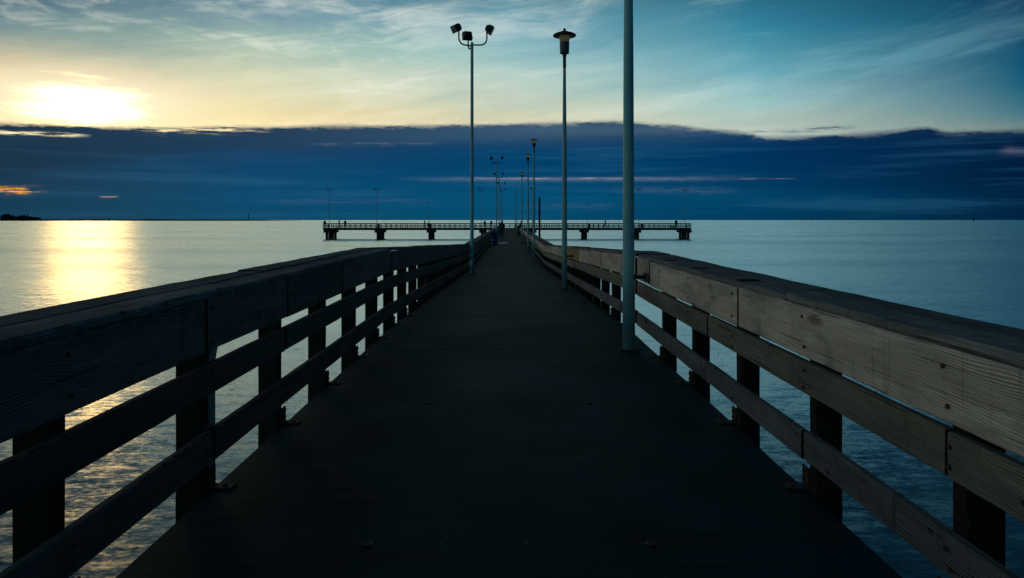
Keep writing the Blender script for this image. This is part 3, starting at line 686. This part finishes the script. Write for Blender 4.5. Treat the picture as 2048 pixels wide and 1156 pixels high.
def cross_rail(y, out, x0, x1, label, off=0.0):
    t = thing('railing', label, 'railing', (0, 0, 0), 0, 'railings of the cross pier'); H = 1.12
    def mk():
        bm = bmesh.new(); box(bm, -.06, .06, -.045, .045, -.4, H-.05); p = link('post', bm, W_POST); me = p.data; bpy.data.objects.remove(p); return me
    n = int((x1-x0)/1.22)
    for i in range(n+1):
        p = link('post', None, None, t, mesh=cached('tpost', mk)); p.location = (x0+.1+(x1-x0-.2)*i/n, y, tz)
    L = x1-x0; k = max(1, int(L/7.3))
    for (nm, zb, zt, dy0, dy1) in (('top_board', H-.24, H-.045, -.085, -.047), ('cap_board', H-.045, H, -.12, .14), ('middle_rail', .50, .64, -.085, -.047), ('lower_rail', .20, .33, -.085, -.047)):
        for j in range(k):
            bm = bmesh.new(); s = 1 if out < 0 else -1; a, b = sorted((y+dy0*s, y+dy1*s))
            box(bm, x0+L*j/k+.004, x0+L*(j+1)/k-.004, a, b, tz+zb, tz+zt, .005); link(nm, bm, W_CAP, t)
cross_rail(TY0+.1, 1, TX0, -W-.1, 'near railing on the left arm of the cross pier')
cross_rail(TY0+.1, 1, W+.1, TX1, 'near railing on the right arm of the cross pier')
cross_rail(TY1-.1, -1, TX0+.3, TX1-.3, 'far railing running the whole length of the cross pier')
for x, lab in ((TX0+.08, 'short end railing at the left tip of the cross pier'), (TX1-.08, 'short end railing at the right tip of the cross pier')):
    t = thing('railing', lab, 'railing', (0, 0, 0), 0, 'railings of the cross pier')
    for i in range(1, 6):
        p = link('post', None, None, t, mesh=mcache['tpost']); p.location = (x, TY0+.1+(TY1-TY0-.2)*i/6, tz)
    for (nm, zb, zt, w_) in (('top_board', .88, 1.07, .03), ('cap_board', 1.072, 1.115, .12), ('middle_rail', .50, .64, .03), ('lower_rail', .20, .33, .03)):
        bm = bmesh.new(); box(bm, x-w_, x+w_, TY0+.30, TY1-.30, tz+zb, tz+zt, .005); link(nm, bm, W_CAP, t)
TYM = TY0+.55
for i, (px, top, kind, lab) in enumerate([(658.5, 382, 0, 'floodlight pole at the left tip of the cross pier'), (753.5, 381, 0, 'floodlight pole second from the left tip of the cross pier'),
    (858.5, 402, 1, 'short thin lamp pole on the left arm of the cross pier'), (962.5, 381, 0, 'floodlight pole on the cross pier just left of the walkway'),
    (1065, 380, 0, 'floodlight pole on the cross pier just right of the walkway'), (1173, 403, 1, 'short thin lamp pole on the right arm of the cross pier'),
    (1277.5, 381, 0, 'floodlight pole second from the right tip of the cross pier'), (1370.5, 383, 0, 'floodlight pole at the right tip of the cross pier')]):
    y = TYM; x = at(px, y); ph = (HY-top)*y/FPX+EYE-tz
    if kind: lantern_lamp(x, y, tz, lab, ph, 2, 'short lamp poles on the cross pier', False)
    else: flood_lamp(x, y, tz, lab, ph, 'floodlight poles on the cross pier', (0, 180, 250) if i > 3 else (12, 190, 120), False, s=1.05)

# ------------------------------------------------------------------ barrels, bench, piling
def barrel(x, y, z, r, h, mat, label, group, name='barrel', cat='barrel'):
    t = thing(name, label, cat, (x, y, z), 0, group)
    prof = [(r*.93, 0), (r*.97, .02)]
    for i in range(9):
        q = i/8; prof += [(r*(.97+.03*math.sin(q*math.pi)), .03+q*(h-.08))]
        if i in (2, 5): prof += [(r*1.035, .03+q*(h-.08)+.012), (r*1.035, .03+q*(h-.08)+.03), (r, .03+q*(h-.08)+.042)]
    bm = bmesh.new(); lathe(bm, prof+[(r*.98, h-.045), (r*.80, h-.045)], 28); link('drum', bm, mat, t, True)
    bm = bmesh.new(); lathe(bm, [(r*.985, h-.05), (r*1.04, h-.045), (r*1.04, h-.012), (r*.99, h), (r*.92, h-.002), (r*.92, h-.04)], 28, cap=False); link('rim', bm, mat, t, True)
    return t
barrel(at(988.5, 58), 58, -DROP, .245, .98, BARREL, 'blue plastic barrel standing against the left railing', None)
for px, lab in ((757, 'dark bin below second floodlight from the left on the cross pier'), (861, 'dark bin beside the left short lamp pole on the cross pier'),
                (1178.5, 'dark bin beside the right short lamp pole on the cross pier'), (1283.5, 'dark bin beside the second floodlight from the right tip')):
    barrel(at(px, TY0+1.1), TY0+1.1, tz, .30, 1.14, BIN, lab, 'dark bins on the cross pier', 'litter_bin', 'bin')
b = thing('bench', 'low dark bench beside the person at the right end of the cross pier', 'bench', (at(1346, TY0+1.4), TY0+1.4, tz))
bm = bmesh.new(); box(bm, -.8, .8, -.22, .22, .42, .47, .01); link('seat', bm, W_POST, b)
for sx in (-.65, .65):
    bm = bmesh.new(); box(bm, sx-.05, sx+.05, -.18, .18, 0, .42, .01); link('leg', bm, W_POST, b)
bm = bmesh.new(); box(bm, -.8, .8, .20, .24, .10, .40, .01); link('stretcher', bm, W_POST, b)
PILE = wood('brown_piling_timber', (.10, .055, .04, 1), (.04, .025, .02, 1), vertical=True, rings=6, spots=False)
bm = bmesh.new(); lathe(bm, [(.20, -1.5), (.19, 3.0), (.18, 5.5), (.17, 8.30), (.12, 8.42)], 18)
for v in bm.verts: v.co.x += .012*mnoise.noise(v.co*2.0)
o = link('timber_piling', bm, PILE, None, True); o.location = (at(1079, 131), 131, SEA); o['label'] = 'lone tall brown timber piling standing in the water right of the walkway'; o['category'] = 'piling'

# ------------------------------------------------------------------ people
def capsule(bm, a, b, ra, rb, seg=12):
    a, b = Vector(a), Vector(b); dlt = b-a; L = max(dlt.length, 1e-5)
    Mx = Matrix.Translation(a) @ (dlt.to_track_quat('Z', 'Y').to_matrix().to_4x4() if L > 1e-4 else Matrix())
    prof = [(ra*math.cos(R(q)), ra*math.sin(R(q))) for q in (-85, -60, -30, 0)]+[(rb*math.cos(R(q)), L+rb*math.sin(R(q))) for q in (0, 30, 60, 85)]
    lathe(bm, prof, seg, Mx)
def remeshed(bm, name, mat, parent, vox):
    me = bpy.data.meshes.new(name); bmesh.ops.recalc_face_normals(bm, faces=bm.faces); bm.to_mesh(me); bm.free()
    o = bpy.data.objects.new(name, me); C.objects.link(o)
    md = o.modifiers.new('r', 'REMESH'); md.mode = 'VOXEL'; md.voxel_size = vox
    ms = o.modifiers.new('s', 'SMOOTH'); ms.factor = .5; ms.iterations = 2
    dg = bpy.context.evaluated_depsgraph_get(); nm = bpy.data.meshes.new_from_object(o.evaluated_get(dg))
    o.modifiers.clear(); o.data = nm; nm.materials.clear(); nm.materials.append(mat)
    for f in nm.polygons: f.use_smooth = True
    if parent: o.parent = parent
    return o
SKIN = plain('skin', (.30, .17, .12), .6, 0, .1, 5)
HAIR = plain('dark_hair', (.02, .015, .012), .7, 0, .2, 30)
def cloth(name, c): return plain(name, c, .9, 0, .2, 12, .3, .2)
J_TEAL = cloth('teal_jacket_cloth', (.03, .07, .09)); J_BLK = cloth('black_jacket_cloth', (.015, .016, .02)); TRS = cloth('dark_trouser_cloth', (.014, .016, .022)); J_GRY = cloth('grey_jacket_cloth', (.05, .05, .055))
def person(x, y, z, rz, label, pose='stand', h=1.75, bulk=1.0, jacket=J_BLK, vox=.012, hat=False):
    s = h/1.75; V = Vector
    lean = {'stand': .02, 'lean': .26, 'walk': .06, 'sit': .1}[pose]
    dz_ = -.40 if pose == 'sit' else 0
    hipc = V((0, 0, .93+dz_)); chest = V((0, lean*.75, 1.30+dz_)); sh = V((0, lean, 1.44+dz_)); nk = V((0, lean+.01, 1.50+dz_)); hd = V((0, lean+.05, 1.63+dz_-(.03 if pose == 'lean' else 0)))
    legs = {}
    for sd in (-1, 1):
        f = sd if pose == 'walk' else 0
        if pose == 'sit': hip, kn, an = V((sd*.10, 0, .52)), V((sd*.13, .42, .52)), V((sd*.13, .42, .09))
        elif pose == 'walk': hip, kn, an = V((sd*.095, 0, .90)), V((sd*.10, .16*f+.05, .50)), V((sd*.10, .33*f-.03, .10 if f > 0 else .14))
        else: hip, kn, an = V((sd*.095, 0, .90)), V((sd*.12, .03, .49)), V((sd*.14, -.01, .09))
        legs[sd] = (hip, kn, an)
    arms = {}
    for sd in (-1, 1):
        shd = sh+V((sd*.185, 0, -.02))
        if pose == 'lean': elb, wr = shd+V((sd*.06, .13, -.25)), shd+V((sd*-.03, .38, -.27))
        elif pose == 'walk': elb, wr = shd+V((sd*.05, -.09*sd*-1, -.28)), shd+V((sd*.06, .12*sd+.10, -.50))
        elif pose == 'sit': elb, wr = shd+V((sd*.05, .06, -.28)), shd+V((sd*-.02, .30, -.36))
        else: elb, wr = shd+V((sd*.06, .02, -.29)), shd+V((sd*.03, .20, -.42))
        arms[sd] = (shd, elb, wr)
    def torso(bm, e):
        capsule(bm, hipc+V((-.075, 0, 0)), hipc+V((.075, 0, 0)), .108+e, .108+e)
        for sd in (-1, 1):
            capsule(bm, hipc+V((sd*.055, 0, 0)), chest+V((sd*.085, 0, 0)), .098+e, .112+e)
            capsule(bm, chest+V((sd*.085, 0, 0)), sh+V((sd*.12, 0, -.02)), .112+e, .075+e)
        capsule(bm, hipc, sh+V((0, 0, -.05)), .10+e, .10+e)
    def armc(bm, e, full):
        for sd in (-1, 1):
            a, b_, c_ = arms[sd]; capsule(bm, a, b_, .052+e, .041+e); capsule(bm, b_, a if False else (c_ if full else b_.lerp(c_, .93)), .040+e, .028+e)
    def legc(bm, e, full):
        for sd in (-1, 1):
            a, b_, c_ = legs[sd]; capsule(bm, a, b_, .088+e, .058+e); capsule(bm, b_, c_ if full else b_.lerp(c_, .95), .055+e, .038+e*1.4)
    t = None
    bm = bmesh.new(); torso(bm, 0); armc(bm, 0, True); legc(bm, 0, True)
    capsule(bm, sh+V((0, 0, -.03)), hd+V((0, -.02, -.06)), .062, .055)
    capsule(bm, hd+V((0, -.015, .03)), hd+V((0, -.005, .035)), .092, .09); capsule(bm, hd+V((0, .0, .0)), hd+V((0, .035, -.075)), .078, .042)
    capsule(bm, hd+V((0, .085, .02)), hd+V((0, .105, -.018)), .011, .017)                       # nose
    for sd in (-1, 1):
        capsule(bm, hd+V((sd*.082, -.01, .02)), hd+V((sd*.084, -.012, -.02)), .015, .011)       # ears
        capsule(bm, hd+V((sd*.03, .074, .03)), hd+V((sd*.034, .074, .03)), .015, .015)          # eyes
        a, b_, c_ = arms[sd]; dr = (c_-b_).normalized(); sdv = dr.cross(V((0, 0, 1))).normalized()
        pm = c_+dr*.075; capsule(bm, c_+dr*.01, pm, .027, .030); capsule(bm, c_+dr*.03+sdv*.018, pm+sdv*.022, .022, .020); capsule(bm, c_+dr*.03-sdv*.018, pm-sdv*.022, .022, .020)
        for q, ln in enumerate((.062, .075, .080, .066)):
            st = pm+sdv*((q-1.5)*.021); md_ = st+dr*ln*.6+V((0, 0, -.012)); capsule(bm, st, md_, .011, .010, 8); capsule(bm, md_, md_+dr*ln*.45+V((0, 0, -.024)), .010, .009, 8)
        ts = c_+dr*.03-sdv*sd*.03; capsule(bm, ts, ts+dr*.045-sdv*sd*.03+V((0, 0, -.01)), .013, .010, 8)
        an = legs[sd][2]; capsule(bm, an+V((0, -.03, -.045)), an+V((sd*.02, .15, -.055)), .042, .034)
    t = remeshed(bm, 'person', SKIN, None, vox)
    t['label'] = label; t['category'] = 'person'
    t.location = (x, y, z); t.rotation_euler = (0, 0, rz); t.scale = (s, s, s)
    e = .022*bulk
    bm = bmesh.new(); torso(bm, e+.012*bulk); armc(bm, e, False); capsule(bm, nk+V((0, -.01, -.03)), nk+V((0, -.01, .02)), .08, .072)
    remeshed(bm, 'jacket', jacket, t, .014)
    bm = bmesh.new(); legc(bm, .016, False); capsule(bm, hipc+V((-.06, 0, -.03)), hipc+V((.06, 0, -.03)), .125, .125); remeshed(bm, 'trousers', TRS, t, .014)
    for sd in (-1, 1):
        an = legs[sd][2]; bm = bmesh.new(); capsule(bm, an+V((0, -.035, -.043)), an+V((sd*.02, .16, -.052)), .05, .04)
        remeshed(bm, 'shoe', BLACK, t, .014)
    bm = bmesh.new(); capsule(bm, hd+V((0, -.03, .04)), hd+V((0, -.02, .055)), .095, .09); capsule(bm, hd+V((0, -.05, -.02)), hd+V((0, -.03, .03)), .075, .085)
    if hat: capsule(bm, hd+V((0, .04, .06)), hd+V((0, .12, .045)), .05, .03)
    remeshed(bm, 'cap' if hat else 'hair', HAIR, t, .012)
    return t
person(at(1003, 82), 82, -DROP, R(-20), 'person in a bulky dark teal coat standing by the left railing, back turned', 'stand', 1.84, 1.9, J_TEAL)
person(at(1037.5, 92), 92, -DROP, R(-90), 'person in dark clothes leaning on the right railing of the walkway', 'lean', 1.76, 1.1, J_BLK)
PY = TY0+1.0
for (px, yy, rz, lab, pose, h, jk, bk) in [
    (649.5, TY0+.75, 20, 'person in dark clothes standing at the left tip of the cross pier', 'stand', 1.80, J_BLK, 1.3),
    (678, TY0+1.2, -90, 'person walking along left arm of cross pier, between two standing people', 'walk', 1.78, J_GRY, 1.2),
    (690.5, TY0+.70, 185, 'person standing on left arm of the cross pier, right of the walker', 'stand', 1.78, J_BLK, 1.2),
    (849.5, TY0+1.0, 100, 'person standing left of the left short lamp pole on the cross pier', 'stand', 1.74, J_BLK, 1.2),
    (856.5, TY0+1.5, 0, 'person seated low right beside the left short lamp pole', 'sit', 1.75, J_BLK, 1.2),
    (969.5, TY1-.85, 0, 'slim person at the far railing of cross pier, outer of two', 'stand', 1.72, J_BLK, .8),
    (982.5, TY1-.85, 10, 'slim person at the far railing of cross pier, nearer the walkway', 'stand', 1.70, J_GRY, .8),
    (1211, TY1-1.6, 80, 'person walking alone on the right arm of the cross pier', 'walk', 1.88, J_BLK, .9),
    (1352.5, TY0+1.3, 10, 'broad person in a heavy coat near the right tip of the cross pier', 'stand', 1.86, J_BLK, 2.2)]:
    person(at(px, yy), yy, tz, R(rz), lab, pose, h*1.06, bk, jk, .016)

# ------------------------------------------------------------------ bird
bm = bmesh.new(); capsule(bm, (-.10, 0, 0), (.09, 0, .01), .03, .045); capsule(bm, (.11, 0, .02), (.15, 0, .025), .028, .022); capsule(bm, (.17, 0, .02), (.20, 0, .012), .01, .004)
for sd in (-1, 1):
    pts = [(.06, 0, .02), (.10, sd*.22, .10), (.02, sd*.50, .05), (-.03, sd*.26, .08), (-.07, 0, .015)]
    a = [bm.verts.new((px, py, pz+.008)) for px, py, pz in pts]; b_ = [bm.verts.new((px, py, pz-.004)) for px, py, pz in pts]
    bm.faces.new(a); bm.faces.new(b_[::-1])
    for i in range(5): bm.faces.new((a[i], b_[i], b_[(i+1) % 5], a[(i+1) % 5]))
a = [bm.verts.new(q) for q in ((-.10, -.02, 0), (-.22, -.06, 0), (-.22, .06, 0), (-.10, .02, 0))]; b_ = [bm.verts.new(v.co+Vector((0, 0, -.008))) for v in a]
bm.faces.new(a); bm.faces.new(b_[::-1])
for i in range(4): bm.faces.new((a[i], b_[i], b_[(i+1) % 4], a[(i+1) % 4]))
o = link('bird', bm, BLACK); yb = 170; o.location = (at(764, yb), yb, EYE+(HY-18)*yb/FPX); o.rotation_euler = (R(12), 0, R(40))
o['label'] = 'small dark bird flying high in the clouds at upper left'; o['category'] = 'bird'
